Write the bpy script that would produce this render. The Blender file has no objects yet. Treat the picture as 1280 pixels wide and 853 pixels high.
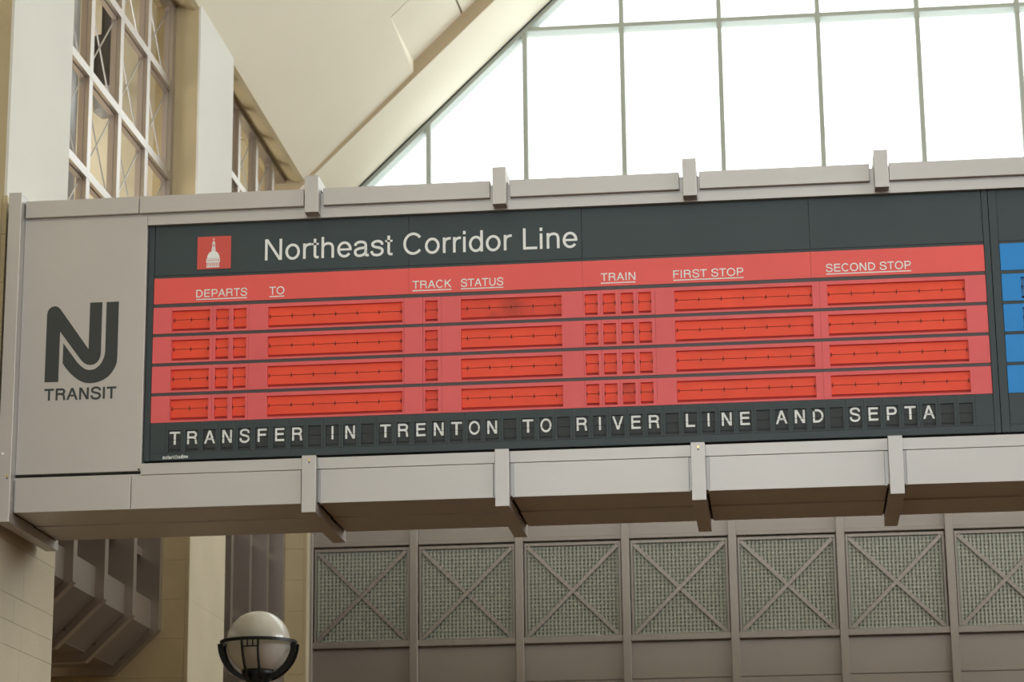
import bpy, bmesh, math, random
from mathutils import Vector, Matrix
random.seed(7)
sc = bpy.context.scene
COL = sc.collection
PI = math.pi
H = 1.6                                   # eye height; world z = z measured from the eye + H

# ------------------------------------------------------------------ camera
F_PX = 3119.15
YAW, PITCH, ROLL = -0.1063145, 0.2554523, -0.0112397
cy_, sy_, cp_, sp_ = math.cos(YAW), math.sin(YAW), math.cos(PITCH), math.sin(PITCH)
fw = Vector((sy_*cp_, cy_*cp_, sp_)); r0 = Vector((cy_, -sy_, 0)); u0 = r0.cross(fw)
rt = r0*math.cos(ROLL) + u0*math.sin(ROLL); up = -r0*math.sin(ROLL) + u0*math.cos(ROLL)
cd = bpy.data.cameras.new('camera'); cam = bpy.data.objects.new('camera', cd); COL.objects.link(cam)
cam.matrix_world = Matrix(((rt.x, up.x, -fw.x, 0), (rt.y, up.y, -fw.y, 0), (rt.z, up.z, -fw.z, H), (0, 0, 0, 1)))
cd.sensor_width = 36; cd.lens = F_PX/1280*36; cd.clip_end = 300; cd.clip_start = 0.1
cd.dof.use_dof = True; cd.dof.focus_distance = 16.4; cd.dof.aperture_fstop = 4.0
sc.camera = cam

# ------------------------------------------------------------------ sky and light
wd = bpy.data.worlds.new('sky'); sc.world = wd; wd.use_nodes = True
wn = wd.node_tree.nodes['Background']
wn.inputs['Color'].default_value = (0.96, 0.98, 1.0, 1); wn.inputs['Strength'].default_value = 3.2

def area(name, loc, rot, sx, sy, power, col=(1, 1, 1), portal=False):
    l = bpy.data.lights.new(name, 'AREA'); l.shape = 'RECTANGLE'; l.size = sx; l.size_y = sy
    l.energy = power; l.color = col
    if portal: l.cycles.is_portal = True
    o = bpy.data.objects.new(name, l); COL.objects.link(o); o.location = loc; o.rotation_euler = rot
    return o
# area lights added as daylight: right, entrance and corridor windows are unseen, walls closed
area('added_daylight_right', (10.9, 13, 7.2+H), (0, PI/2+0.30, 0), 4.0, 26, 2200, (.95, .98, 1.0))
area('added_daylight_entrance', (-.5, -11.6, 9.0+H), (PI/2+0.12, 0, 0), 8, 6, 1300, (.86, .94, 1.0))
area('added_daylight_corridor', (-7.9, 19.6, 5.6+H), (0, -PI/2, 0), 4.0, 3.4, 210, (1, .97, .90))
area('added_daylight_corridor_far', (-7.9, 25.2, 5.6+H), (0, -PI/2, 0), 4.0, 3.0, 130, (1, .97, .90))
area('gable_portal', (3.0, 28.75, 12.6+H), (-PI/2, 0, 0), 16.5, 9.0, 0, portal=True)

vs = sc.view_settings
vs.view_transform = 'Standard'; vs.look = 'None'; vs.exposure = 0.12; vs.gamma = 1.0; vs.use_curve_mapping = False
sc.cycles.max_bounces = 8; sc.cycles.diffuse_bounces = 5; sc.cycles.glossy_bounces = 4; sc.cycles.transparent_max_bounces = 8

# ------------------------------------------------------------------ materials
def lin(r, g, b):
    f = lambda c: (c/255/12.92) if c/255 <= .04045 else ((c/255+.055)/1.055)**2.4
    return (f(r), f(g), f(b), 1)
def mat(name, col, rough=.5, metal=0, noise=0, nscale=3, bump=0, bscale=60, spec=.5, coat=0):
    m = bpy.data.materials.new(name); m.use_nodes = True
    nt = m.node_tree; b = nt.nodes['Principled BSDF']
    b.inputs['Roughness'].default_value = rough; b.inputs['Metallic'].default_value = metal
    b.inputs['Specular IOR Level'].default_value = spec; b.inputs['Coat Weight'].default_value = coat
    b.inputs['Base Color'].default_value = col
    tc = nt.nodes.new('ShaderNodeTexCoord')
    if noise:
        n = nt.nodes.new('ShaderNodeTexNoise'); n.inputs['Scale'].default_value = nscale; n.inputs['Detail'].default_value = 4
        nt.links.new(tc.outputs['Object'], n.inputs['Vector'])
        mr = nt.nodes.new('ShaderNodeMapRange'); mr.inputs[1].default_value = .3; mr.inputs[2].default_value = .7
        mr.inputs[3].default_value = 1-noise; mr.inputs[4].default_value = 1+noise
        nt.links.new(n.outputs['Fac'], mr.inputs[0])
        mx = nt.nodes.new('ShaderNodeVectorMath'); mx.operation = 'SCALE'
        mx.inputs[0].default_value = col[:3]; nt.links.new(mr.outputs[0], mx.inputs['Scale'])
        nt.links.new(mx.outputs[0], b.inputs['Base Color'])
    if bump:
        n2 = nt.nodes.new('ShaderNodeTexNoise'); n2.inputs['Scale'].default_value = bscale; n2.inputs['Detail'].default_value = 3
        nt.links.new(tc.outputs['Object'], n2.inputs['Vector'])
        bp = nt.nodes.new('ShaderNodeBump'); bp.inputs['Strength'].default_value = bump; bp.inputs['Distance'].default_value = .01
        nt.links.new(n2.outputs['Fac'], bp.inputs['Height']); nt.links.new(bp.outputs[0], b.inputs['Normal'])
    return m
M = {
 'beam': mat('satin_grey_metal', (.51, .485, .46, 1), .46, .65, .035, .9, spec=.4),
 'beamdark': mat('beam_gap', (.05, .045, .04, 1), .7),
 'brown': mat('anodised_metal', (.265, .23, .20, 1), .38, .6, .04, 1.2),
 'fin': mat('window_metal', (.43, .38, .34, 1), .34, .82, .04, 1.2),
 'frame_in': mat('inner_window_frame', (.36, .30, .26, 1), .45, .5),
 'case': mat('board_charcoal', (.045, .064, .069, 1), .45, 0, .06, 1.5, spec=.32),
 'case2': mat('board_charcoal_bezel', (.048, .066, .070, 1), .48, 0, .05, 6, spec=.32),
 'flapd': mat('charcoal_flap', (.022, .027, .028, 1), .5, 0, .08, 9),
 'flapd_lit': mat('charcoal_flap_lit', (.034, .042, .043, 1), .5, 0, .08, 9),  # lighter charcoal copy: light on the lower flaps put into the colour
 'gap': mat('black_gap', (.006, .006, .006, 1), .8),
 'bar': mat('row_divider', (.060, .054, .055, 1), .45),
 'redh': mat('red_header', (.90, .12, .105, 1), .42, 0, .03, 1.2, spec=.35),
 'redp': mat('rose_red_bezel', (.84, .135, .14, 1), .45, 0, .04, 2, spec=.35),
 'flap': mat('vermilion_flap', (.95, .078, .024, 1), .5, 0, .05, 5),
 'flapshade': mat('flap_recess_shade', (.42, .028, .018, 1), .7),  # red darkened: shadow inside the flap recess put into the colour
 'blue': mat('blue_panel', (.014, .26, .70, 1), .42, 0, .03, 1.5, spec=.35),
 'blueflap': mat('blue_flap', (.02, .16, .38, 1), .5),
 'white': mat('white_print', (.90, .93, .92, 1), .45),
 'logo': mat('dark_logo_print', (.034, .040, .038, 1), .5),
 'icon': mat('red_icon_plate', (.70, .085, .065, 1), .4),
 'plaster': mat('white_plaster', (.66, .65, .60, 1), .85, 0, .035, .8, .15, 40),
 'ceiling': mat('cream_plaster', (.80, .745, .60, 1), .9, 0, .035, .5, .12, 20),
 'panelling': mat('brown_wall_panelling', (.15, .09, .045, 1), .5, 0, .05, 2),
 'tan': mat('limestone_shade_tan', (.47, .385, .23, 1), .8, 0, .07, 1.6, .25, 50),  # shade on camera-facing fronts and undersides put into the limestone's colour
 'ribshade': mat('rib_shade_tan', (.46, .37, .24, 1), .9, 0, .05, 1),  # shade on the rib's front put into the colour
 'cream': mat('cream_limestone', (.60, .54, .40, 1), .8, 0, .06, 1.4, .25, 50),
 'joint': mat('mortar', (.36, .31, .22, 1), .9),
 'floor': mat('brown_terrazzo', (.14, .062, .018, 1), .35, 0, .15, 8),
 'mull': mat('grey_green_mullion', (.36, .385, .34, 1), .5, .1, .04, 2),
 'mesh': mat('mesh_wire', (.36, .37, .31, 1), .5, .3),
 'meshback': mat('mesh_backing', (.23, .245, .20, 1), .5),
 'black': mat('black_iron', (.010, .012, .012, 1), .38, .2),
 'opal': mat('opal_glass', (.66, .645, .58, 1), .16, 0, spec=.6, coat=.3),
 'brass': mat('brass_screw', (.75, .50, .16, 1), .3, .9),
 'duct': mat('dark_duct', (.06, .055, .05, 1), .5, .3),
 'ductl': mat('pale_duct', (.36, .37, .37, 1), .45, .4),
 'rod': mat('brace_rod', (.42, .41, .40, 1), .35, .7),
}
def soiled(name, col, dirt):
    m = mat(name, col, .5)
    nt = m.node_tree; b = nt.nodes['Principled BSDF']
    tc = nt.nodes.new('ShaderNodeTexCoord'); n = nt.nodes.new('ShaderNodeTexNoise')
    n.inputs['Scale'].default_value = 4.2; n.inputs['Detail'].default_value = 5
    nt.links.new(tc.outputs['Object'], n.inputs['Vector'])
    r = nt.nodes.new('ShaderNodeValToRGB'); r.color_ramp.elements[0].position = .52; r.color_ramp.elements[1].position = .75
    r.color_ramp.elements[0].color = col; r.color_ramp.elements[1].color = dirt
    nt.links.new(n.outputs['Fac'], r.inputs[0]); nt.links.new(r.outputs[0], b.inputs['Base Color'])
    return m
M['flap_soiled'] = soiled('soiled_vermilion_flap', (.84, .065, .024, 1), (.38, .035, .018, 1))
def pane_mat():
    m = bpy.data.materials.new('window_glass'); m.use_nodes = True; nt = m.node_tree
    nt.nodes.remove(nt.nodes['Principled BSDF'])
    t = nt.nodes.new('ShaderNodeBsdfTransparent'); t.inputs[0].default_value = (.93, .96, .95, 1)
    g = nt.nodes.new('ShaderNodeBsdfGlossy'); g.inputs['Roughness'].default_value = .05
    x = nt.nodes.new('ShaderNodeMixShader'); x.inputs[0].default_value = .06
    nt.links.new(t.outputs[0], x.inputs[1]); nt.links.new(g.outputs[0], x.inputs[2])
    nt.links.new(x.outputs[0], nt.nodes['Material Output'].inputs[0])
    return m
M['glass'] = pane_mat()

# ------------------------------------------------------------------ helpers (coordinates relative to the eye; z gets +H)
BOXF = ((0, 3, 2, 1), (4, 5, 6, 7), (0, 1, 5, 4), (1, 2, 6, 5), (2, 3, 7, 6), (3, 0, 4, 7))
class MB:
    def __init__(s): s.v = []; s.f = []
    def add(s, vs, fs):
        n = len(s.v); s.v += [tuple(v) for v in vs]; s.f += [tuple(i+n for i in f) for f in fs]; return s
    def box(s, x0, x1, y0, y1, z0, z1):
        return s.add([(x0, y0, z0), (x1, y0, z0), (x1, y1, z0), (x0, y1, z0), (x0, y0, z1), (x1, y0, z1), (x1, y1, z1), (x0, y1, z1)], BOXF)
    def prism(s, poly, axis, a, b):
        """poly: 2D points; axis 'y': (x,z) extruded from y=a to b; axis 'x': (y,z)"""
        n = len(poly)
        P = (lambda p, t: (p[0], t, p[1])) if axis == 'y' else ((lambda p, t: (t, p[0], p[1])) if axis == 'x' else (lambda p, t: (p[0], p[1], t)))
        vs = [P(p, a) for p in poly] + [P(p, b) for p in poly]
        fs = [tuple(range(n)), tuple(range(2*n-1, n-1, -1))] + [(i, i+n, (i+1) % n+n, (i+1) % n) for i in range(n)]
        return s.add(vs, fs)
    def bar(s, p, q, w, d, nrm=(0, 1, 0)):
        """rectangular bar from p to q, width w in plane across nrm, depth d along nrm"""
        p = Vector(p); q = Vector(q); t = (q-p).normalized(); nn = Vector(nrm).normalized(); c = t.cross(nn).normalized()
        o = []
        for e in (p, q):
            for a, b in ((-1, -1), (1, -1), (1, 1), (-1, 1)): o.append(e + c*(a*w/2) + nn*(b*d/2))
        return s.add(o, BOXF)
    def tube(s, pts, r, n=10, close=False):
        pts = [Vector(p) for p in pts]; m = len(pts); rings = []
        for i, p in enumerate(pts):
            a = pts[i-1] if (i or close) else p; b = pts[(i+1) % m] if (i < m-1 or close) else p
            t = (b-a).normalized(); u = t.orthogonal() if i == 0 else (u - t*u.dot(t)); u.normalize(); w = t.cross(u)
            rr = r[i] if isinstance(r, (list, tuple)) else r
            rings.append([p + (u*math.cos(2*PI*k/n) + w*math.sin(2*PI*k/n))*rr for k in range(n)])
        vs = [v for g in rings for v in g]; fs = []
        for i in range(m if close else m-1):
            j = (i+1) % m
            for k in range(n): fs.append((i*n+k, i*n+(k+1) % n, j*n+(k+1) % n, j*n+k))
        if not close: fs += [tuple(range(n-1, -1, -1)), tuple((m-1)*n+k for k in range(n))]
        return s.add(vs, fs)
    def lathe(s, cx, cy, prof, n=40):
        vs = []; fs = []
        for r, z in prof:
            for k in range(n): vs.append((cx+r*math.cos(2*PI*k/n), cy+r*math.sin(2*PI*k/n), z))
        for i in range(len(prof)-1):
            for k in range(n): fs.append((i*n+k, i*n+(k+1) % n, (i+1)*n+(k+1) % n, (i+1)*n+k))
        return s.add(vs, fs)
def root_origin(p):
    while p.parent: p = p.parent
    return Vector(p.location)
def link(name, me, parent=None, loc=(0, 0, 0)):
    o = bpy.data.objects.new(name, me); COL.objects.link(o); o.location = loc
    if parent: o.parent = parent
    return o
def build(name, mb, m, parent=None, smooth=False, bevel=0, label=None, kind=None):
    if parent: org = root_origin(parent) - Vector((0, 0, H))
    else:
        xs = [v[0] for v in mb.v]; ys = [v[1] for v in mb.v]; zs = [v[2] for v in mb.v]
        org = Vector(((min(xs)+max(xs))/2, (min(ys)+max(ys))/2, min(zs)))
    me = bpy.data.meshes.new(name)
    me.from_pydata([tuple(Vector(v)-org) for v in mb.v], [], mb.f)
    me.materials.append(M[m] if isinstance(m, str) else m)
    bm = bmesh.new(); bm.from_mesh(me)
    bmesh.ops.recalc_face_normals(bm, faces=bm.faces)
    if bevel: bmesh.ops.bevel(bm, geom=list(bm.edges), offset=bevel, segments=1, affect='EDGES', clamp_overlap=True)
    bm.to_mesh(me); bm.free()
    if smooth:
        for p in me.polygons: p.use_smooth = True
    o = link(name, me, parent, (0, 0, 0) if parent else tuple(org + Vector((0, 0, H))))
    if label: o['label'] = label
    if kind: o['kind'] = kind
    return o
def thing(name, label, cat, loc, group=None):
    o = bpy.data.objects.new(name, None); COL.objects.link(o); o.empty_display_size = .2
    o.location = (loc[0], loc[1], loc[2]+H); o['label'] = label; o['category'] = cat
    if group: o['group'] = group
    return o
def struct(name, loc, label=None):
    o = bpy.data.objects.new(name, None); COL.objects.link(o); o.empty_display_size = .2
    o.location = (loc[0], loc[1], loc[2]+H); o['kind'] = 'structure'
    if label: o['label'] = label
    return o
def copy_tree(o, parent, off=(0, 0, 0)):
    c = o.copy(); COL.objects.link(c); c.parent = parent
    c.location = Vector(o.location)+Vector(off)
    for ch in list(o.children): copy_tree(ch, c)
    return c

# ================================================================== LARGE STRUCTURE
FL = -H
XP = -5.232                                       # hall face of the left piers
XF = -5.47                                        # hall face of the window fins
YB = 27.4                                         # screen wall
YW = 28.26                                        # gable window
RX, CZ0, CX0, CS = 3.0, 9.05, -5.27, .985         # ridge, springing of the ceiling, slope
build('floor', MB().box(-9, 11.6, -12, 29, FL-.2, FL), 'floor', kind='structure')['label'] = 'brown terrazzo hall floor below the view'

# left wall behind and below the bays
wl = struct('wall_left', (-6.9, 20, FL), 'cream wall behind the left-hand window bays')
build('corridor_wall', MB().box(-8.3, -8.1, -12, 27.99, FL, 9.9), 'ceiling', wl)
build('corridor_ceiling', MB().box(-8.1, -5.62, -12, 27.99, 9.7, 9.9), 'ceiling', wl)
build('lower_wall', MB().box(-8.1, -6.55, 17.5, 21.63, FL, 2.747).box(-8.1, -6.55, 23.06, 27.15, FL, 2.747), 'tan', wl)
build('near_wall', MB().box(-5.9, -5.45, -12, 16.05, FL, 9.05), 'cream', wl)
# sloping window head running above the bays
build('head_beam', MB().prism([(-5.66, 9.09), (-5.45, 9.09), (-5.29, 9.035), (-5.25, 9.06), (-5.30, 9.3), (-5.66, 9.5)], 'y', -12, 27.2), 'tan', wl)  # tan carries the shade of the underside in its colour

# ceiling
ce = struct('ceiling', (0, 10, 9.05), 'cream sloping plaster ceiling above the left piers')
cz = lambda x, o=0: CZ0 + CS*(x-CX0) + o
YJ = 25.19
def slab(name, x0, x1, y0, y1, za, zb, t=.25, m='ceiling'):
    """sloped slab; za/zb offsets above the ceiling plane at y0 and y1"""
    v = []
    for dz in (0, t):
        for (x, y, o) in ((x0, y0, za), (x1, y0, za), (x1, y1, zb), (x0, y1, zb)): v.append((x, y, cz(x, o)+dz))
    return build(name, MB().add(v, BOXF), m, ce)
slab('ceiling_panel', CX0, -3.98, -12, 26.9, 0, 0)
slab('ceiling_panel', -3.98, RX, -12, YJ-.012, 0, 0)
slab('ceiling_panel', -3.98, -3.425, YJ+.012, 26.9, 0.0, .135)
slab('ceiling_panel', -3.40, RX, YJ+.012, 26.9, 0.0, .135)
slab('joint_backing', -3.98, RX, YJ-.2, 26.9, .02, .16, m='joint')
mr = lambda x: 2*RX-x
build('ceiling_panel', MB().add([(x, y, cz(2*RX-x)+d) for d in (0, .25) for x, y in ((RX, -12), (11.3, -12), (11.3, 28), (RX, 28))], BOXF), 'ceiling', ce)

# back gable: rib (arch) in front, window behind
rz = lambda x: 9.138 + .965*(x+5.13)
wb = struct('wall_back', (0, 28, FL), 'gable end wall with metal screen below and big window above')
rx0 = -5.9
build('gable_rib', MB().prism([(rx0, rz(rx0)), (RX, rz(RX)), (RX, rz(RX)+1.0), (rx0, rz(rx0)+1.0)], 'y', 26.9, 28.6), 'ceiling', wb)
build('gable_rib', MB().prism([(RX, rz(RX)), (mr(rx0), rz(rx0)), (mr(rx0), rz(rx0)+1.0), (RX, rz(RX)+1.0)], 'y', 26.9, 28.6), 'ceiling', wb)
build('rib_shade_face', MB().prism([(rx0, rz(rx0)+.003), (RX, rz(RX)+.003), (RX, rz(RX)+.9), (rx0, rz(rx0)+.9)], 'y', 26.88, 26.899), 'ribshade', wb)  # thin added board, tan to carry the shade of the rib front
build('gable_wall', MB().box(-8.3, 11.6, 28.0, 28.6, FL, 9.2).box(-8.3, -5.45, 28.0, 28.6, 9.2, 9.9), 'plaster', wb)
build('screen_shelf', MB().box(-5.3, 11.3, 27.35, 28.0, 6.25, 6.4), 'brown', wb)

# right and entrance walls close the hall behind the camera
build('wall_right', MB().box(11.3, 11.6, -12, 28.6, FL, 9.3), 'panelling', kind='structure')['label'] = 'plain right-hand hall wall outside the view'
build('wall_front', MB().box(-8.3, 11.6, -12.3, -12, FL, 9.2).prism([(-5.9, 8.4), (11.9, 8.4), (RX, 17.4)], 'y', -12.3, -12), 'panelling', kind='structure')['label'] = 'entrance wall behind the camera'

# piers ----------------------------------------------------------------
def pier(label, y0, y1, courses, xback=-6.95, side_joints=True, top=9.086):
    LZ = 5.40
    t = build('stone_pier', MB().box(xback, XP-.012, y0+.012, y1, FL, LZ), 'joint', wl, label=label)
    build('plaster_face', MB().box(XP-.02, XP, y0, y1, LZ, top), 'plaster', t, label='smooth white plaster upper side')
    build('front_face', MB().box(-5.66, XP-.02, y0, y1, LZ, top), 'tan', t, label='tan front above the stone cladding')
    build('inner_face', MB().box(xback, -5.66, y0+.002, y1, LZ, 9.69), 'cream', t)  # cream, not tan: side light from the corridor put into the colour
    # blocks: side face (towards the hall) and front face (towards the camera), its shade put into the tan
    proto = {}
    g = .0014
    z = FL
    zs = [FL] + courses + [LZ]
    for k in range(len(zs)-1):
        a, b = zs[k]+g, zs[k+1]-g
        ys = [y0+.02, y0+(.72 if k % 2 else .70)*(y1-y0) - (.5 if k % 3 == 0 else .33), y1]
        for j in range(len(ys)-1):
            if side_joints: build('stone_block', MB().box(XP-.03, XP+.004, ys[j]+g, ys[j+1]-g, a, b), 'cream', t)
        if not side_joints and k % 3 == 0:
            build('stone_slab', MB().box(XP-.03, XP+.004, y0+.0205, y1, zs[k]+.0006, zs[min(k+3, len(zs)-1)]-.0006), 'cream', t)
        for (xa, xb) in ((-6.3, XP-.03), (xback, -6.3)) if k % 2 else ((-5.95, XP-.03), (xback, -5.95)):
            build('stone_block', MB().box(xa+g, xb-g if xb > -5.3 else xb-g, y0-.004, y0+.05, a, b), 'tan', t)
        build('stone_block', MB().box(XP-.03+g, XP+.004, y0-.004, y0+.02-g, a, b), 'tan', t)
    return t
def crs(base):
    out = []; z = base
    while z > FL+.2: z -= .35
    while z < 5.3:
        out.append(round(z, 3)); z += .35
    return [c for c in out if FL+.1 < c < 5.25]
near_courses = sorted([c for c in crs(2.669) if c < 5.2] + [2.49])
pier('nearest stone pier where the sign beam meets the wall, lower left', 16.05, 17.50, near_courses)
pier('middle pier with white side between the two window bays', 21.63, 23.06, crs(3.423), side_joints=False)
pier('narrow tan pier in the far left corner beside the metal screen', 27.15, 28.0, crs(3.423), side_joints=False)

# left bay windows -----------------------------------------------------
def bay_window(name, ys, y0, y1, label):
    w = struct(name, (XF, (y0+y1)/2, 2.7), label)
    zb = 2.747; XB = -5.872; D = .20; hw = .052
    rails_z = [4.75, 5.62, 6.49, 7.36, 8.24]
    for y in ys:
        b = MB().prism([(XF, 9.09), (XF, 3.14), (XB, zb), (-6.55, zb), (-6.55, zb+.14), (-5.78, zb+.14), (-5.72, 5.5), (XF-.036, 5.5), (XF-.036, 9.09)], 'x', 0, 1)
        b.v = [(z_, y-hw + x_*2*hw, w_) for (x_, z_, w_) in b.v]      # prism runs along x; swap into fin
        build('window_fin', b, 'fin', w)
        # slimmer and slightly wider frame member behind the fin
        build('inner_frame', MB().box(XF-.085, XF-.0365, y-hw-.010, y+hw+.010, 5.5, 9.05), 'frame_in', w)
    for z in rails_z:
        if z > 5.5:
            build('window_rail', MB().box(XF-.036, XF+.002, y0, y1, z-.04, z+.036), 'fin', w)
            build('inner_rail', MB().box(XF-.080, XF-.0365, y0, y1, z-.052, z+.03), 'frame_in', w)
        else: build('window_rail', MB().box(XF-.25, XF-.17, y0, y1, z-.04, z+.036), 'fin', w)
    build('window_head', MB().box(XF-.10, XF+.002, y0, y1, 9.035, 9.10), 'fin', w)
    build('sill_rail', MB().box(XF-.25, XF-.17, y0, y1, 3.80, 3.875), 'fin', w)
    build('back_lining', MB().prism([(-5.78, 3.02), (-5.75, 3.02), (-5.74, 5.55), (-5.78, 5.55)], 'y', y0, y1).prism([(-5.95, 2.862), (-5.55, 3.24), (-5.55, 3.27), (-5.95, 2.90)], 'y', y0, y1), 'brown', w)
    edges = [ys[0]-.91] + list(ys)
    for a, b in zip(edges[:-1], edges[1:]):
        ya, yb = max(a+hw, y0), b-hw
        if yb-ya < .1: continue
        xq = XF-.072
        build('spandrel_panel', MB().box(xq-.03, xq, ya, yb, 3.147, 3.40), 'fin', w)
        # sloping soffit panel under the spandrel
        b2 = MB().prism([(xq, 3.147), (xq-.33, 2.83), (xq-.36, 2.85), (xq-.03, 3.17)], 'y', ya, yb)
        build('soffit_panel', b2, 'brown', w)
        build('bottom_panel', MB().box(-6.55, xq-.325, ya, yb, 2.828, 2.862), 'brown', w)
        zz = [5.62] + rails_z[2:] + [9.05]
        for z0, z1 in zip(zz[:-1], zz[1:]):
            x = XF-.062
            build('brace_rod', MB().tube([(x, ya, z0+.04), (x, yb, z1-.06)], .008, 6), 'rod', w)
            build('brace_rod', MB().tube([(x-.012, ya, z1-.06), (x-.012, yb, z0+.04)], .008, 6), 'rod', w)
    return w
bay_window('window_1', [17.94, 18.85, 19.76, 20.67, 21.575], 17.5, 21.63, 'tall grey metal window grid of the nearer left bay')
bay_window('window_2', [23.56, 24.45, 25.33, 26.20, 27.08], 23.06, 27.15, 'metal window grid of the far left bay')

# gable window ---------------------------------------------------------
gz = lambda x: 9.469 + .965*(x+4.787)
w3 = struct('window_3', (RX, YW, 9.0), 'large white-lit gable window with grey-green mullions')
mx = [-4.003+1.18*k for k in range(13)]
gtop = lambda x: gz(x) if x <= RX else gz(2*RX-x)
for x in mx:
    if gtop(x) > 9.3:
        build('mullion', MB().box(x-.029, x+.029, YW-.016, YW+.12, 9.2, gtop(x)-.05), 'mull', w3)
for z in (11.33, 13.6):
    xa = -4.787+(z-9.469)/.965
    build('transom', MB().box(xa, 2*RX-xa, YW-.01, YW+.21, z-.028, z+.024), 'mull', w3)
build('sill', MB().box(-5.3, 11.3, YW-.05, YW+.25, 9.15, 9.25), 'mull', w3)
for sgn in (1, -1):
    X = (lambda x: x) if sgn > 0 else (lambda x: 2*RX-x)
    f = MB().prism([(X(-5.2), gz(-5.2)-.085), (X(RX), gz(RX)-.085), (X(RX), gz(RX)), (X(-5.2), gz(-5.2))], 'y', YW-.02, YW+.20)
    build('rake_frame', f, 'mull', w3)
    f = MB().prism([(X(-5.2), gz(-5.2)), (X(RX), gz(RX)), (X(RX), gz(RX)-.02), (X(-5.2), gz(-5.2)-.02)], 'y', YW-.035, YW-.021)
    build('rake_shadow_line', f, 'gap', w3)  # dark strip added as the shadow line between soffit and frame
cells = [-5.2] + mx + [11.2]
for a, b in zip(cells[:-1], cells[1:]):
    for z0, z1 in ((9.22, 11.33), (11.33, 13.6), (13.6, 17.2)):
        # clip the pane to the slope
        pts = [(a, z0), (b, z0), (b, z1), (a, z1)]
        tp = []
        n = 8
        xs = [a+(b-a)*i/n for i in range(n+1)]
        xs = [x for x in xs if gtop(x) > z0+.01]
        if len(xs) < 2: continue
        poly = [(xs[0], z0), (xs[-1], z0)] + [(x, min(z1, gtop(x))) for x in reversed(xs)]
        build('pane', MB().prism(poly, 'y', YW+.06, YW+.066), 'glass', w3)

# ================================================================== METAL SCREEN ON THE BACK WALL
PX = lambda k: -4.054+1.1856*k
for k in range(-1, 8):
    x = PX(k)
    build('screen_post', MB().box(x-.045, x+.045, YB-.06, YB+.16, FL, 6.25), 'brown', wb, bevel=.004)
ordinal = ['leftmost', 'second from the left', 'third from the left', 'fourth from the left', 'fifth from the left', 'sixth from the left', 'cut by the right edge', 'just past the right edge']
def mesh_panel(k):
    xa, xb = PX(k-1)+.045, PX(k)-.045
    t = thing('mesh_screen_panel', 'greenish wire mesh panel with crossed braces under the sign beam, %s' % ordinal[k], 'screen panel', ((xa+xb)/2, YB+.05, 3.73), 'mesh panels of the back screen')
    za, zb = 3.75, 4.85
    fr = MB().box(xa+.012, xa+.035, YB+.0, YB+.06, za, zb).box(xb-.035, xb-.012, YB, YB+.06, za, zb).box(xa+.035, xb-.035, YB, YB+.06, zb-.03, zb).box(xa+.035, xb-.035, YB, YB+.06, za, za+.05)
    build('frame', fr, 'brown', t)
    build('ledge', MB().box(xa, xb, YB-.035, YB+.08, 3.728, 3.80), 'brown', t, bevel=.003)
    build('backing', MB().box(xa+.03, xb-.03, YB+.055, YB+.07, za+.04, zb-.03), 'meshback', t)
    wm = MB(); n = 24
    x0, x1, z0, z1 = xa+.035, xb-.035, za+.05, zb-.03
    for i in range(n):
        x = x0+(x1-x0)*(i+.5)/n; wm.box(x-.010, x+.010, YB+.036, YB+.040, z0, z1)
        z = z0+(z1-z0)*(i+.5)/n; wm.box(x0, x1, YB+.040, YB+.046, z-.007, z+.007)
        for j in range(n):
            zz = z0+(z1-z0)*(j+.5)/n
            wm.add([(x-.013, YB+.030, zz-.015), (x+.013, YB+.030, zz-.015), (x+.013, YB+.030, zz+.012), (x-.013, YB+.030, zz+.012)], [(0, 1, 2, 3)])
    build('wire_mesh', wm, 'mesh', t, kind='stuff')
    build('brace', MB().bar((x0+.01, YB+.015, z1-.01), (x1-.01, YB+.015, z0+.01), .042, .014), 'brown', t)
    build('brace', MB().bar((x0+.01, YB+.005, z0+.01), (x1-.01, YB+.005, z1-.01), .042, .014), 'brown', t)
for k in range(8): mesh_panel(k)
for k in range(8):
    xa, xb = PX(k-1)+.045, PX(k)-.045
    build('solid_panel', MB().box(xa, xb, YB+.03, YB+.06, 4.905, 6.25), 'brown', wb)
    build('panel_lip', MB().box(xa, xb, YB-.01, YB+.06, 4.873, 4.915), 'brown', wb, bevel=.004)
    build('solid_panel', MB().box(xa, xb, YB+.05, YB+.08, 3.32, 3.74), 'brown', wb)
    build('solid_panel', MB().box(xa, xb, YB+.045, YB+.08, 1.2, 3.31), 'brown', wb)
build('screen_backing', MB().box(-5.3, 5.6, YB+.085, YB+.12, FL, 6.25), 'joint', wb)

# ================================================================== SIGN BEAM
beam = thing('sign_beam', 'grey metal-clad box beam spanning the hall and holding the departure boards', 'beam', (-1.5, 16.5, 3.06))
BX1 = 5.0                                            # right end, out of frame
build('core', MB().box(-5.22, BX1, 16.12, 16.96, 3.19, 5.27), 'beamdark', beam)
SX = [(-3.102, -3.008), (-1.819, -1.727), (-.538, -.446), (.732, .824), (2.02, 2.112), (3.304, 3.396), (4.588, 4.68)]
# front rails (top), split at each strap and at one seam
GT = [(-5.068, -4.2715), (-4.2665, -3.120), (-2.988, -1.843), (-1.709, -.564), (-.430, .703), (.832, 1.985), (2.147, 3.27), (3.43, 4.55), (4.71, BX1)]
for a, b in GT: build('top_rail', MB().box(a, b, 15.97, 16.10, 5.201, 5.323), 'beam', beam, bevel=.003)
build('rail_backing', MB().box(-5.0765, BX1, 16.0, 16.14, 5.19, 5.298), 'beam', beam)
for a, b in [(-4.211, -3.055), (-3.055, -1.773), (-1.773, -.492), (-.492, .778), (.778, BX1)]:
    build('upper_trim', MB().box(a, b, 16.0, 16.16, 5.122, 5.192), 'beam', beam)
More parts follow.
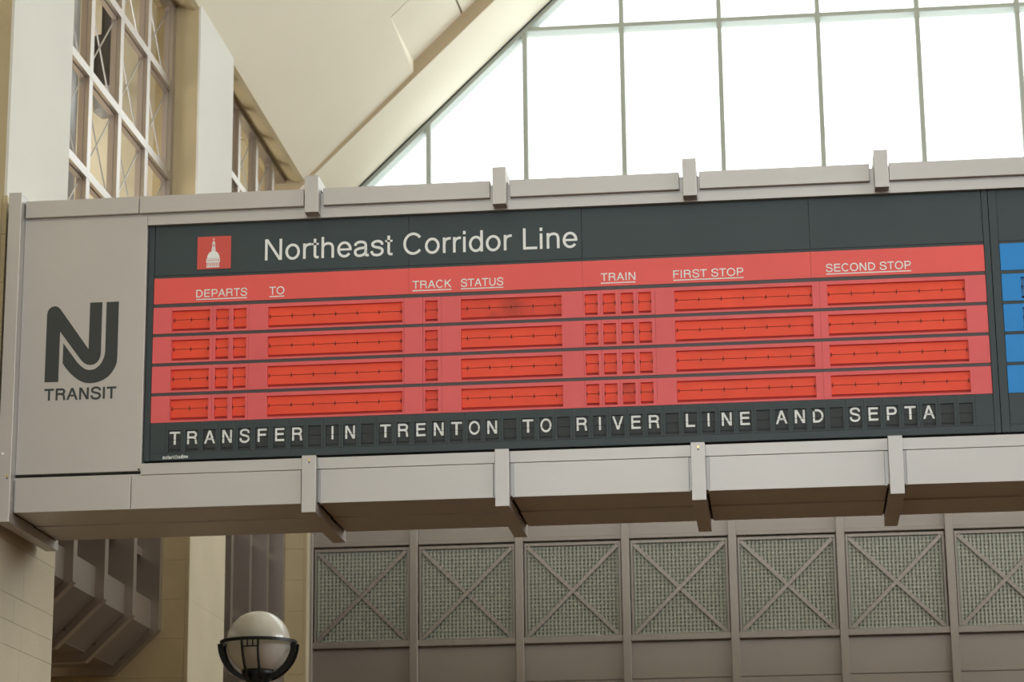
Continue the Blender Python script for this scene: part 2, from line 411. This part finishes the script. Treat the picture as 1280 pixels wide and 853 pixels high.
# bottom strips and fascias
build('lower_trim', MB().box(-4.211, BX1, 15.982, 16.16, 3.371, 3.449), 'beam', beam, bevel=.002)
GB = [(-5.064, -4.2735), (-4.2685, -3.119), (-2.990, -1.838), (-1.704, -.555), (-.423, .707), (.846, 1.985), (2.147, 3.27), (3.43, 4.55), (4.71, BX1)]
for a, b in GB: build('fascia_panel', MB().box(a, b, 15.972, 16.10, 3.138, 3.366), 'beam', beam, bevel=.002)
build('fascia_backing', MB().box(-5.0765, BX1, 15.995, 16.13, 3.15, 3.38), 'beam', beam)
# end panel with the printed logo
ep = build('end_panel', MB().box(-5.0765, -4.213, 16.0, 16.12, 3.402, 5.190), 'beam', beam, bevel=.002, label='grey end panel with the printed transit logo')
build('panel_screw', MB().tube([(-4.228, 15.996, 3.412), (-4.228, 16.0, 3.412)], .006, 8), 'gap', ep)
# soffit, back and top
prev = -5.07
for a, b in SX + [(BX1, BX1)]:
    build('soffit_panel', MB().box(prev+.003, a-.012, 15.985, 16.475, 3.139, 3.16), 'beam', beam)
    build('soffit_panel', MB().box(prev+.003, a-.012, 16.479, 17.0, 3.131, 3.16), 'beam', beam)
    prev = b+.012
build('back_panel', MB().box(-5.2, BX1, 16.96, 17.0, 3.14, 5.32), 'beam', beam)
build('top_panel', MB().box(-5.2, BX1, 16.10, 17.0, 5.27, 5.30), 'beam', beam)
# straps: closed loops round the beam
def strap(x0, x1, ztop=5.394, label=None, full=False):
    m = MB()
    yf, yb_, zl = 15.90, 17.06, 3.066
    if full: m.box(x0, x1, yf, 16.02, zl, 5.366)
    else:
        m.box(x0, x1, yf, 15.998, 5.133, ztop).box(x0, x1, yf, 15.97, zl, 3.449)
    s = build('strap', m, 'beam', beam, bevel=.002, label=label)
    build('strap_bottom', MB().box(x0+.0007, x1-.0007, 15.9705 if not full else 16.0205, 16.46, zl, 3.137).box(x0+.0007, x1-.0007, 16.464, yb_, zl, 3.129), 'beam', s, bevel=.0015)
    build('strap_back', MB().box(x0+.001, x1-.001, 17.002, yb_-.001, (3.1295), ztop), 'beam', s)
    build('strap_top', MB().box(x0+.0005, x1-.0005, 15.999 if not full else 16.021, 17.001, 5.324, ztop-.002 if not full else 5.36), 'beam', s)
    return s
def screw(s, x, z):
    build('screw', MB().tube([(x, 15.893, z+.007), (x, 15.90, z+.007)], .007, 8), 'brass', s, label='small brass screw')
    build('screw_hole', MB().tube([(x, 15.8985, z-.010), (x, 15.9, z-.010)], .005, 8), 'gap', s)
for i, (a, b) in enumerate(SX):
    s = strap(a, b)
    if i in (0, 2): screw(s, (a+b)/2+.003, 3.41)
s = strap(-5.166, -5.077, 5.366, 'end post of the beam against the pier', True)
screw(s, -5.10, 3.37); 
build('screw', MB().tube([(-5.135, 15.893, 3.53), (-5.135, 15.90, 3.53)], .009, 8), 'white', s, label='pale screw cap')

# ---- logo on the end panel (flat print)
YL = 15.9985
def flat(name, polys, m, parent, y, org=None):
    b = MB()
    for i, p in enumerate(polys): b.add([(x, y-(i % 9)*7e-5, z) for x, z in p], [tuple(range(len(p)))])
    return build(name, b, m, parent)
def smooth_poly(pts, spans):
    return pts
Npoly = [(-4.898, 4.037), (-4.897, 4.509), (-4.893, 4.535), (-4.882, 4.554), (-4.866, 4.566), (-4.844, 4.571), (-4.824, 4.566), (-4.808, 4.553), (-4.796, 4.537), (-4.599, 4.259), (-4.598, 4.586), (-4.512, 4.586), (-4.512, 4.236),
         (-4.514, 4.210), (-4.522, 4.184), (-4.537, 4.163), (-4.558, 4.150), (-4.582, 4.146), (-4.607, 4.151), (-4.627, 4.162), (-4.643, 4.177), (-4.657, 4.194), (-4.801, 4.389), (-4.802, 4.036)]
Jpoly = [(-4.776, 4.307), (-4.776, 4.167), (-4.760, 4.142), (-4.742, 4.119), (-4.718, 4.091), (-4.692, 4.067), (-4.668, 4.049), (-4.642, 4.034), (-4.614, 4.023), (-4.583, 4.019), (-4.548, 4.021), (-4.515, 4.029), (-4.483, 4.043), (-4.453, 4.064), (-4.430, 4.092), (-4.411, 4.124), (-4.400, 4.157), (-4.397, 4.192), (-4.397, 4.586), (-4.483, 4.586), (-4.483, 4.240),
         (-4.486, 4.212), (-4.494, 4.186), (-4.505, 4.162), (-4.520, 4.142), (-4.541, 4.124), (-4.560, 4.115), (-4.581, 4.112), (-4.600, 4.114), (-4.618, 4.120), (-4.645, 4.139), (-4.674, 4.168)]
flat('logo_mark', [Npoly, Jpoly], 'logo', ep, YL)

# ---- lettering: own grotesque glyphs drawn with strokes (units: 718 = cap height)
def arc(cx, cy, rx, ry, a0, a1, n=18):
    return [(cx+rx*math.cos(math.radians(a0+(a1-a0)*i/n)), cy+ry*math.sin(math.radians(a0+(a1-a0)*i/n))) for i in range(n+1)]
def spline(pts, n=6):
    out = []
    for i in range(len(pts)-1):
        p0 = pts[max(i-1, 0)]; p1 = pts[i]; p2 = pts[i+1]; p3 = pts[min(i+2, len(pts)-1)]
        for k in range(n):
            t = k/n
            out.append(tuple(.5*((2*p1[j])+(-p0[j]+p2[j])*t+(2*p0[j]-5*p1[j]+4*p2[j]-p3[j])*t*t+(-p0[j]+3*p1[j]-3*p2[j]+p3[j])*t**3) for j in (0, 1)))
    return out+[pts[-1]]
def glyph(c, w):
    """-> (advance, strokes(list of polylines), polys)"""
    h = w/2; T = 718-h; S = []; P = []; adv = 600
    def dg(x0, y0, x1, y1):
        ww = w*math.hypot(x1-x0, y1-y0)/abs(y1-y0)/2
        P.append([(x0-ww, y0), (x0+ww, y0), (x1+ww, y1), (x1-ww, y1)])
    def bx(x0, x1, y0, y1): P.append([(x0, y0), (x1, y0), (x1, y1), (x0, y1)])
    if c == 'N': adv = 722; bx(76, 76+w, 0, 718); bx(646-w, 646, 0, 718); dg(646-w*.62, 0, 76+w*.62, 718)
    elif c == 'T': adv = 611; bx(21, 590, 718-w, 718); bx(305-h, 305+h, 0, 718-w)
    elif c == 'R': adv = 722; bx(80, 80+w, 0, 718); S.append([(90, T), (420, T)]+arc(430, 515, 155, T-515, 90, -90)+[(420, 1030-T), (90, 1030-T)]); S.append(spline([(440, 1030-T), (535, 305), (572, 235), (582, 110), (610, 0)]))
    elif c == 'A': adv = 667; dg(60, 0, 333, 718); dg(606, 0, 333, 718); bx(165, 500, 205, 205+w*.85)
    elif c == 'S': adv = 667; S.append(spline([(575, 505), (548, 610), (460, 675), (330, 693), (205, 668), (125, 600), (118, 500), (175, 428), (300, 388), (445, 348), (545, 290), (578, 195), (540, 98), (440, 38), (325, 25), (200, 48), (112, 122), (90, 235)]))
    elif c == 'F': adv = 611; bx(86, 86+w, 0, 718); bx(86, 583, 718-w, 718); bx(86, 540, 322, 322+w)
    elif c == 'E': adv = 667; bx(86, 86+w, 0, 718); bx(86, 616, 718-w, 718); bx(86, 580, 330, 330+w); bx(86, 617, 0, w)
    elif c == 'I': adv = 278; bx(139-h, 139+h, 0, 718)
    elif c == 'O': adv = 778; S.append(arc(389, 359, 350-h, 378-h, 0, 360, 36))
    elif c == 'V': adv = 667; dg(333, 0, 62, 718); dg(333, 0, 604, 718)
    elif c == 'D': adv = 722; bx(81, 81+w, 0, 718); S.append([(90, T), (300, T)]+arc(310, 359, 364-h, T-359, 90, -90, 24)+[(300, h), (90, h)])
    elif c == 'P': adv = 667; bx(86, 86+w, 0, 718); S.append([(90, T), (410, T)]+arc(420, 498, 202-h, T-498, 90, -90)+[(410, 996-T), (90, 996-T)])
    elif c == 'K': adv = 667; bx(76, 76+w, 0, 718); P.append([(76+h, 235), (76+h, 365), (525, 718), (650, 718)][:]) ; P.append([(255, 385), (335, 455), (668, 0), (555, 0)])
    elif c == 'U': adv = 722; S.append([(79+h, 718), (79+h, 250)]+arc(361, 250, 282-h, 269-h, 180, 360, 24)+[(643-h, 718)])
    elif c == 'C': adv = 722; S.append(arc(372, 359, 328-h, 378-h, 38, 322, 30))
    elif c == 'L': adv = 556; bx(76, 76+w, 0, 718); bx(76, 537, 0, w)
    elif c == 'o': adv = 556; S.append(arc(278, 262, 243-h, 276-h, 0, 360, 32))
    elif c == 'r': adv = 333; bx(69, 69+w, 0, 523); S.append(spline([(69+h, 300), (140, 410), (200, 465), (270, 488), (332, 489)]))
    elif c == 't': adv = 278; S.append([(130, 669), (130, 120)]+arc(195, 105, 65, 65, 180, 270, 6)+[(257, 38)]); bx(14, 257, 455, 523)
    elif c in 'hn': adv = 556; bx(68, 68+w, 0, 718 if c == 'h' else 523); S.append(spline([(68+h, 330), (135, 420), (205, 475), (295, 493), (385, 468), (432, 400), (445, 300)])[:-1]+[(445, 300), (445, 0)])
    elif c == 'u': adv = 556; bx(489-w, 489, 0, 523); S.append([(110, 523), (110, 220)]+spline([(110, 220), (125, 110), (175, 48), (255, 30), (345, 52), (415, 105), (445, 200)]))
    elif c == 'e': adv = 556; bx(60, 500, 262-h*.85, 262+h*.85); S.append(arc(276, 262, 240-h, 276-h, -8, 325, 32))
    elif c == 'a': adv = 556; S.append([(78, 368)]+spline([(92, 420), (160, 478), (275, 495), (380, 468), (425, 390), (427, 300), (427, 110)])+spline([(427, 110), (440, 48), (490, 36), (530, 42)])); S.append(spline([(427, 315), (340, 290), (190, 268), (95, 215), (78, 135), (120, 55), (215, 26), (330, 52), (405, 120), (427, 215)]))
    elif c == 's': adv = 500; S.append(spline([(422, 368), (385, 455), (290, 495), (185, 485), (108, 435), (98, 365), (155, 312), (260, 285), (365, 252), (420, 185), (400, 92), (320, 38), (225, 28), (130, 50), (78, 105), (68, 165)]))
    elif c == 'i': adv = 222; bx(67, 67+w, 0, 523); bx(67, 67+w, 604, 718)
    elif c == 'l': adv = 222; bx(67, 67+w, 0, 718)
    elif c == 'd': adv = 556; bx(499-w, 499, 0, 718); S.append(arc(268, 262, 232-h, 276-h, 0, 360, 32))
    elif c == ' ': adv = 290
    return adv, S, P
def ribbon(pl, w):
    closed = math.hypot(pl[0][0]-pl[-1][0], pl[0][1]-pl[-1][1]) < 1e-6
    q = [pl[0]]
    for p in pl[1:]:
        if math.hypot(p[0]-q[-1][0], p[1]-q[-1][1]) > 1e-3: q.append(p)
    n = len(q); L = []; Rr = []
    for i in range(n):
        a = q[i-1] if i else (q[-2] if closed else None); b = q[i+1] if i < n-1 else (q[1] if closed else None)
        d1 = (q[i][0]-a[0], q[i][1]-a[1]) if a else None; d2 = (b[0]-q[i][0], b[1]-q[i][1]) if b else None
        d1 = d1 or d2; d2 = d2 or d1
        u1 = math.hypot(*d1); u2 = math.hypot(*d2)
        n1 = (-d1[1]/u1, d1[0]/u1); n2 = (-d2[1]/u2, d2[0]/u2)
        m = (n1[0]+n2[0], n1[1]+n2[1]); ml = math.hypot(*m) or 1; m = (m[0]/ml, m[1]/ml)
        k = min(1.6, 1/max(.3, m[0]*n1[0]+m[1]*n1[1]))*w/2
        L.append((q[i][0]+m[0]*k, q[i][1]+m[1]*k)); Rr.append((q[i][0]-m[0]*k, q[i][1]-m[1]*k))
    return [[L[i], Rr[i], Rr[i+1], L[i+1]] for i in range(n-1)]
def text_polys(s, w=88, track=0):
    out = []; x = 0
    for c in s:
        adv, S, P = glyph(c, w)
        for pl in S: out += [[(px+x, py) for px, py in q] for q in ribbon(pl, w)]
        for pl in P: out.append([(px+x, py) for px, py in pl])
        x += adv+track
    return out
def fit_text(s, x0, x1, z0, cap, w=88, track=0):
    ps = text_polys(s, w, track); xs = [p[0] for q in ps for p in q]; a, b = min(xs), max(xs)
    return [[(x0+(px-a)*(x1-x0)/(b-a), z0+py*cap/718) for px, py in q] for q in ps]
flat('lettering', fit_text('TRANSIT', -4.896, -4.397, 3.908, .083, 128), 'logo', ep, YL, None)

# ================================================================== DEPARTURE BOARD
board = thing('departure_board', 'charcoal split-flap departure board with red header, four red rows and white message line', 'departure board', (-1.37, 16.2, 3.475))
Y0 = 16.04
def bezel(b, x0, x1, z0, z1, hx0, hx1, hz0, hz1, y=Y0, d=.05):
    b.box(x0, x1, y, y+d, hz1, z1).box(x0, x1, y, y+d, z0, hz0).box(x0, hx0, y, y+d, hz0, hz1).box(hx1, x1, y, y+d, hz0, hz1)
    return b
g = .0012
build('casing', MB().box(-4.207, 1.4705, Y0+.095, 16.118, 3.475, 5.127), 'gap', board)
build('stile', MB().box(-4.207, -4.168, Y0-.004, Y0+.09, 3.476, 5.13), 'case', board)
build('stile', MB().box(1.431, 1.4695, Y0-.004, Y0+.09, 3.476, 5.13), 'case', board)
hs = [-4.1655, -2.408, -1.232, .290, 1.429]
for a, b in zip(hs[:-1], hs[1:]):
    build('header_panel', MB().box(a+g, b-g, Y0, Y0+.05, 4.768, 5.13), 'case', board)
    build('column_header', MB().box(a+g*.6, b-g*.6, Y0, Y0+.05, 4.567, 4.748), 'redh', board, label='red column heading strip')
build('divider', MB().box(-4.1655, 1.429, Y0+.004, Y0+.05, 4.7495, 4.7665), 'case2', board)
# title, icon, headings
tp = fit_text('Northeast Corridor Line', -3.399, -1.261, 4.846, .150, 88)
for lo, hi in ((-9, -2.5), (-2.5, -1.66), (-1.66, 9)):
    flat('title_word', [p for p in tp if lo < sum(q[0] for q in p)/len(p) < hi], 'white', board, Y0-.0012)
heads = [('DEPARTS', -3.871, -3.518), ('TO', -3.365, -3.261), ('TRACK', -2.383, -2.117), ('STATUS', -2.054, -1.766), ('TRAIN', -1.109, -.877), ('FIRST STOP', -.624, -.157), ('SECOND STOP', .388, .947)]
for s_, a, b in heads:
    ps = fit_text(s_, a, b, 4.603, .0545, 98)
    ps.append([(a, 4.585), (b, 4.585), (b, 4.592), (a, 4.592)])
    flat('heading', ps, 'white', board, Y0-.0012)
ic = build('line_icon', MB().box(-3.868, -3.635, Y0-.006, Y0, 4.800, 5.032), 'icon', board, label='red square plate with a white dome')
def icz(x, y): return (-3.868+(x-168)/(765-168)*.233, 5.032-(y-140)/(730-140)*.232)
dome = []
def ib(x0, x1, y0, y1): dome.append([icz(x0, y1), icz(x1, y1), icz(x1, y0), icz(x0, y0)])
dome.append([icz(455+112*math.cos(math.radians(a)), 540-138*math.sin(math.radians(a))) for a in range(0, 181, 9)])
ib(325, 580, 588, 602); ib(330, 578, 545, 560); 
for k in range(12): ib(332+k*20.6, 343+k*20.6, 558, 590)
ib(338, 570, 602, 612); ib(336, 568, 685, 702)
for k in range(9): ib(340+k*26, 353+k*26, 612, 688)
ib(418, 495, 376, 400); ib(424, 490, 360, 370)
dome.append([icz(457+34*math.cos(math.radians(a)), 362-26*math.sin(math.radians(a))) for a in range(0, 181, 15)])
ib(430, 440, 280, 338); ib(452, 462, 280, 338); ib(474, 484, 280, 338); ib(428, 486, 272, 282); ib(428, 486, 330, 340)
dome.append([icz(458+24*math.cos(math.radians(a)), 270-45*math.sin(math.radians(a))) for a in range(0, 181, 15)])
ib(455, 462, 172, 228); ib(440, 478, 186, 194)
flat('dome_print', dome, 'white', ic, Y0-.0072)

# rows of blank red flap modules
cols = [  # bezel x0, x1, window x0, x1, tick positions
 (-4.036, -3.751, -4.037+.004, -3.772, [-4.020, -3.903, -3.785]),
 (-3.751, -3.634, -3.731, -3.642, [-3.729, -3.645]), (-3.634, -3.503, -3.610, -3.520, [-3.608, -3.523]),
 (-3.503, -2.442, -3.371, -2.451, [-3.358, -3.208, -3.059, -2.910, -2.761, -2.612, -2.463]),
 (-2.312, -2.187, -2.298, -2.212, [-2.296, -2.215]),
 (-2.187, -1.232, -2.055, -1.375, [-2.013, -1.864, -1.716, -1.568, -1.420]),
 (-1.232, -1.112, -1.220, -1.134, [-1.218, -1.137]), (-1.112, -.994, -1.099, -1.014, [-1.097, -1.017]), (-.994, -.874, -.979, -.895, [-.977, -.898]), (-.874, -.751, -.861, -.776, [-.859, -.779]),
 (-.751, .340, -.621, .292, [-.607, -.458, -.310, -.162, -.014, .134, .281]),
 (.340, 1.4285, .390, 1.291, [.400, .549, .697, .845, .993, 1.141, 1.280])]
ROWP = .2067
def flap_window(parent, a, b, zt, zb_, ticks, mats, dirty=False, seed=0):
    rr = random.Random(seed)
    hz = zt-.43*(zt-zb_); fb = zb_+.021
    yu = Y0+.014
    fm = 'flap_soiled' if dirty else mats[0]
    tl = rr.uniform(-.0008, .0008)
    u = MB().add([(a+.001, yu+.004, zt+.004), (b-.001, yu+.004, zt+.004), (b-.001, yu, hz+.0014), (a+.001, yu, hz+.0014),
                  (a+.001, yu+.006, zt+.004), (b-.001, yu+.006, zt+.004), (b-.001, yu+.002, hz+.0014), (a+.001, yu+.002, hz+.0014)], BOXF)
    build('upper_flap', u, fm, parent)
    l = MB().add([(a+.001, yu+.002, hz-.0014), (b-.001, yu+.002, hz-.0014), (b-.001, yu+.006+tl, fb), (a+.001, yu+.006+tl, fb),
                  (a+.001, yu+.004, hz-.0014), (b-.001, yu+.004, hz-.0014), (b-.001, yu+.008+tl, fb), (a+.001, yu+.008+tl, fb)], BOXF)
    build('lower_flap', l, fm, parent)
    build('recess', MB().box(a-.001, b+.001, yu+.012, yu+.016, zb_-.002, zt+.004), mats[1], parent)
    if ticks:
        t = MB()
        for x in ticks: t.box(x-.002, x+.002, yu-.003, yu+.004, hz-.013, hz+.013)
        t.box(a, b, yu+.0045, yu+.006, hz-.003, hz+.003)
        build('hinge', t, 'gap', parent)
for r in range(4):
    zt = 4.541-ROWP*r; zb_ = zt-.184
    build('blank_panel', MB().box(-4.1655, -4.037, Y0, Y0+.05, zb_, zt), 'redp', board)
    build('blank_panel', MB().box(-2.4405, -2.3135, Y0, Y0+.05, zb_, zt), 'redp', board)
    if r < 3: build('divider', MB().box(-4.1655, 1.429, Y0+.003, Y0+.05, zb_-.0215, zb_-.001), 'bar', board)
    for ci, (a, b, wa, wb_, tk) in enumerate(cols):
        m = bezel(MB(), a+.0006, b-.0006, zb_, zt, wa, wb_, zt-.170, zt-.025)
        bz = build('flap_module', m, 'redp', board)
        flap_window(bz, wa, wb_, zt-.025, zt-.170, tk, ('flap', 'flapshade'), (r == 0 and ci == 5) or (ci == 4) or (r == 3 and ci == 8), r*20+ci)
build('divider', MB().box(-4.1655, 1.429, Y0+.003, Y0+.05, 4.5425, 4.5655), 'bar', board)

# message line: 45 modules
msg = 'TRANSFER IN TRENTON TO RIVER LINE AND SEPTA  '
PIT = .11932; CXL = -4.0587
build('end_filler', MB().box(-4.1655, CXL-.0008, Y0, Y0+.05, 3.527, 3.735), 'case', board)
build('end_filler', MB().box(CXL+45*PIT+.0008, 1.429, Y0, Y0+.05, 3.527, 3.735), 'case', board)
build('bottom_strip', MB().box(-4.1655, 1.429, Y0, Y0+.05, 3.478, 3.5255), 'case', board)
zt, zb_ = 3.681, 3.533; hz = zt-.43*(zt-zb_)
first = build('letter_module', bezel(MB(), CXL+.0005, CXL+PIT-.0005, 3.527, 3.735, CXL+.0167, CXL+.1027, zb_, zt), 'case2', board)
fa, fb_ = CXL+.0175, CXL+.1019
yu = Y0+.012
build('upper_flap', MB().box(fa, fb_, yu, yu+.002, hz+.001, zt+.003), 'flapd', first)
build('lower_flap', MB().add([(fa, yu+.001, hz-.001), (fb_, yu+.001, hz-.001), (fb_, yu+.008, zb_+.022), (fa, yu+.008, zb_+.022), (fa, yu+.004, hz-.001), (fb_, yu+.004, hz-.001), (fb_, yu+.011, zb_+.022), (fa, yu+.011, zb_+.022)], BOXF), 'flapd_lit', first)
build('recess', MB().box(fa-.001, fb_+.001, yu+.014, yu+.018, zb_-.002, zt+.003), 'flapd', first)
mods = [first]
for i in range(1, 45): mods.append(copy_tree(first, board, (PIT*i, 0, 0)))
gl = {}
W = {'I': .013, 'N': .066, 'T': .073, 'R': .070, 'A': .076, 'S': .069, 'F': .062, 'E': .063, 'O': .074, 'V': .074, 'L': .060, 'D': .070, 'P': .066}
for i, c in enumerate(msg):
    if c == ' ': continue
    if c not in gl:
        w_ = W[c]; cx = CXL+PIT/2
        ps = fit_text(c, cx-w_/2, cx+w_/2, 3.585, .090, 116)
        b = MB()
        yy = yu-.0008
        for k, p in enumerate(ps): b.add([(x, yy-(k % 7)*7e-5, z) for x, z in p], [tuple(range(len(p)))])
        org = root_origin(board)-Vector((0, 0, H))
        me = bpy.data.meshes.new('letter'); me.from_pydata([tuple(Vector(v)-org) for v in b.v], [], b.f); me.materials.append(M['white'])
        gl[c] = me
    link('letter', gl[c], mods[i])
hl = MB().box(fa, fb_, yu-.0016, yu-.001, hz-.0011, hz+.0011)
h0 = build('hinge', hl, 'gap', first)
for m_ in mods[1:]:
    c = h0.copy(); COL.objects.link(c); c.parent = m_
# maker's line
mk = fit_text('solari', -4.078, -4.001, 3.4855, .024, 120) + fit_text('udine', -3.970, -3.903, 3.4875, .024, 150)
cxm, czm = -3.985, 3.4965
for k in range(8):
    a0 = math.radians(k*45+8); a1 = math.radians(k*45+34)
    mk.append([(cxm+.013*math.cos(a0), czm+.013*math.sin(a0)), (cxm+.013*math.cos(a1), czm+.013*math.sin(a1)), (cxm+.006*math.cos(a1+.3), czm+.006*math.sin(a1+.3)), (cxm+.006*math.cos(a0+.3), czm+.006*math.sin(a0+.3))])
flat('maker_lettering', mk, 'white', board, Y0-.0012)

# second (blue) board, mostly beyond the right edge
bl = thing('departure_board', 'second departure board with blue panels at the right edge', 'departure board', (3.2, 16.2, 3.475))
BXE = 4.9
build('casing', MB().box(1.4745, BXE, Y0+.095, 16.118, 3.475, 5.127), 'gap', bl)
build('stile', MB().box(1.4745, 1.527, Y0-.004, Y0+.09, 3.476, 5.13), 'case', bl)
build('header_panel', MB().box(1.529, BXE, Y0, Y0+.05, 4.768, 5.13), 'case', bl)
build('divider', MB().box(1.529, BXE, Y0+.004, Y0+.05, 4.7505, 4.7665), 'case2', bl)
build('column_header', MB().box(1.531, BXE, Y0, Y0+.05, 4.567, 4.750), 'blue', bl)
for r in range(4):
    zt_ = 4.541-ROWP*r; z2 = zt_-.184
    build('divider', MB().box(1.529, BXE, Y0+.003, Y0+.05, zt_+.0015, zt_+.0245), 'case2', bl)
    build('blank_panel', MB().box(1.531, 1.640, Y0, Y0+.05, z2, zt_), 'blue', bl)
    for (a, b) in ((1.654, 1.92), (1.96, 2.05), (2.08, 2.17), (2.32, 3.16)):
        bz = build('flap_module', bezel(MB(), a-.0138, b+.0138, z2, zt_, a, b, zt_-.170, zt_-.025), 'blue', bl)
        flap_window(bz, a, b, zt_-.025, zt_-.170, [a+.008, (a+b)/2, b-.008], ('blueflap', 'gap'), False, r)
    for (a, b) in ((1.9338, 1.9462), (2.0638, 2.0662), (2.1838, 2.3062), (3.1738, BXE)):
        build('blank_panel', MB().box(a, b, Y0, Y0+.05, z2, zt_), 'blue', bl)
build('message_panel', MB().box(1.531, BXE, Y0, Y0+.05, 3.527, 3.735), 'case', bl)
build('bottom_strip', MB().box(1.529, BXE, Y0, Y0+.05, 3.478, 3.5255), 'case', bl)

# ================================================================== GLOBE LAMP
GX, GY, GZ, GR = -4.244, 20.0, 2.786, .260
lamp = thing('globe_lamp', 'round white glass globe lamp in a black iron cradle below the sign beam', 'lamp', (GX, GY, FL))
prof = [(max(1e-4, GR*math.sin(PI*i/28)), GZ-GR*math.cos(PI*i/28)) for i in range(29)]
build('globe', MB().lathe(GX, GY, prof, 56), 'opal', lamp, smooth=True)
RR = .300
ring = []
rp = [(RR, GZ+.012), (RR+.014, GZ+.012), (RR+.014, GZ-.014), (RR, GZ-.014), (RR, GZ+.012)]
build('cradle_ring', MB().lathe(GX, GY, rp, 56), 'black', lamp)
def cradle_pt(phi, a, off):
    # a: 0 at ring, 1 at cup
    th = a*PI*.40
    r = (RR+.004)*math.cos(th); z = GZ-.010-(RR-.005)*math.sin(th)
    d = Vector((math.cos(phi), math.sin(phi), 0)); s_ = Vector((-math.sin(phi), math.cos(phi), 0))
    return Vector((GX, GY, z)) + d*r + s_*off
for phi in (-PI/2-.02, 0.0, PI/2, PI):
    m = MB()
    for sd in (-1, 1):
        pts = [cradle_pt(phi, i/12, sd*(.068-.016*i/12)) for i in range(13)]
        d = Vector((math.cos(phi), math.sin(phi), 0))
        for p, q in zip(pts[:-1], pts[1:]):
            s_ = Vector((-math.sin(phi), math.cos(phi), 0)); m.bar(p, q+(q-p)*.08, .040, .012, s_)
    # little grid of three squares under the ring
    p0 = cradle_pt(phi, .02, 0); p1 = cradle_pt(phi, .17, 0)
    for o_ in (-.022, .022):
        m.bar(cradle_pt(phi, 0, o_), cradle_pt(phi, .15, o_), .008, .010, (-math.sin(phi), math.cos(phi), 0))
    m.bar(cradle_pt(phi, .15, -.066), cradle_pt(phi, .15, .066), .010, .010, (0, 0, 1))
    build('cradle_strap', m, 'black', lamp)
cup = [(.001, GZ-.215), (.10, GZ-.215), (.135, GZ-.225), (.128, GZ-.27), (.09, GZ-.33), (.07, GZ-.40), (.055, GZ-.46), (.045, GZ-.47)]
build('cup', MB().lathe(GX, GY, cup, 32), 'black', lamp, smooth=True)
build('pole', MB().lathe(GX, GY, [(.045, GZ-.46), (.045, FL+.5), (.07, FL+.48), (.09, FL+.1), (.16, FL+.06), (.16, FL), (.001, FL)], 20), 'black', lamp)

# ================================================================== THINGS BEHIND THE WINDOW GRID
d1 = thing('spotlight', 'dark hanging lamp housing seen through the upper window grid', 'light fixture', (-6.1, 21.2, 8.1))
build('housing', MB().lathe(-6.02, 21.2, [(.001, 8.62), (.12, 8.62), (.13, 8.3), (.12, 8.12), (.001, 8.10)], 20), 'duct', d1)
build('hanger', MB().tube([(-6.02, 21.2, 8.6), (-6.02, 21.2, 9.7)], .05, 10), 'duct', d1)
build('reflector', MB().lathe(-6.02, 21.2, [(.12, 8.12), (.10, 7.9), (.03, 7.84), (.001, 7.84)], 20), 'ductl', d1)
d2 = thing('duct_pipe', 'pale grey upright pipe behind the left edge of the window grid', 'pipe', (-6.45, 20.9, 6.6))
build('pipe', MB().tube([(-6.33, 21.0, 6.95), (-6.33, 21.0, 9.6)], .11, 16), 'ductl', d2, smooth=True)
build('pipe_elbow', MB().tube([(-6.33, 21.0, 6.95), (-6.35, 21.0, 6.85), (-6.42, 21.0, 6.78), (-6.7, 21.0, 6.74), (-7.8, 21.0, 6.72)], .11, 16), 'ductl', d2, smooth=True)
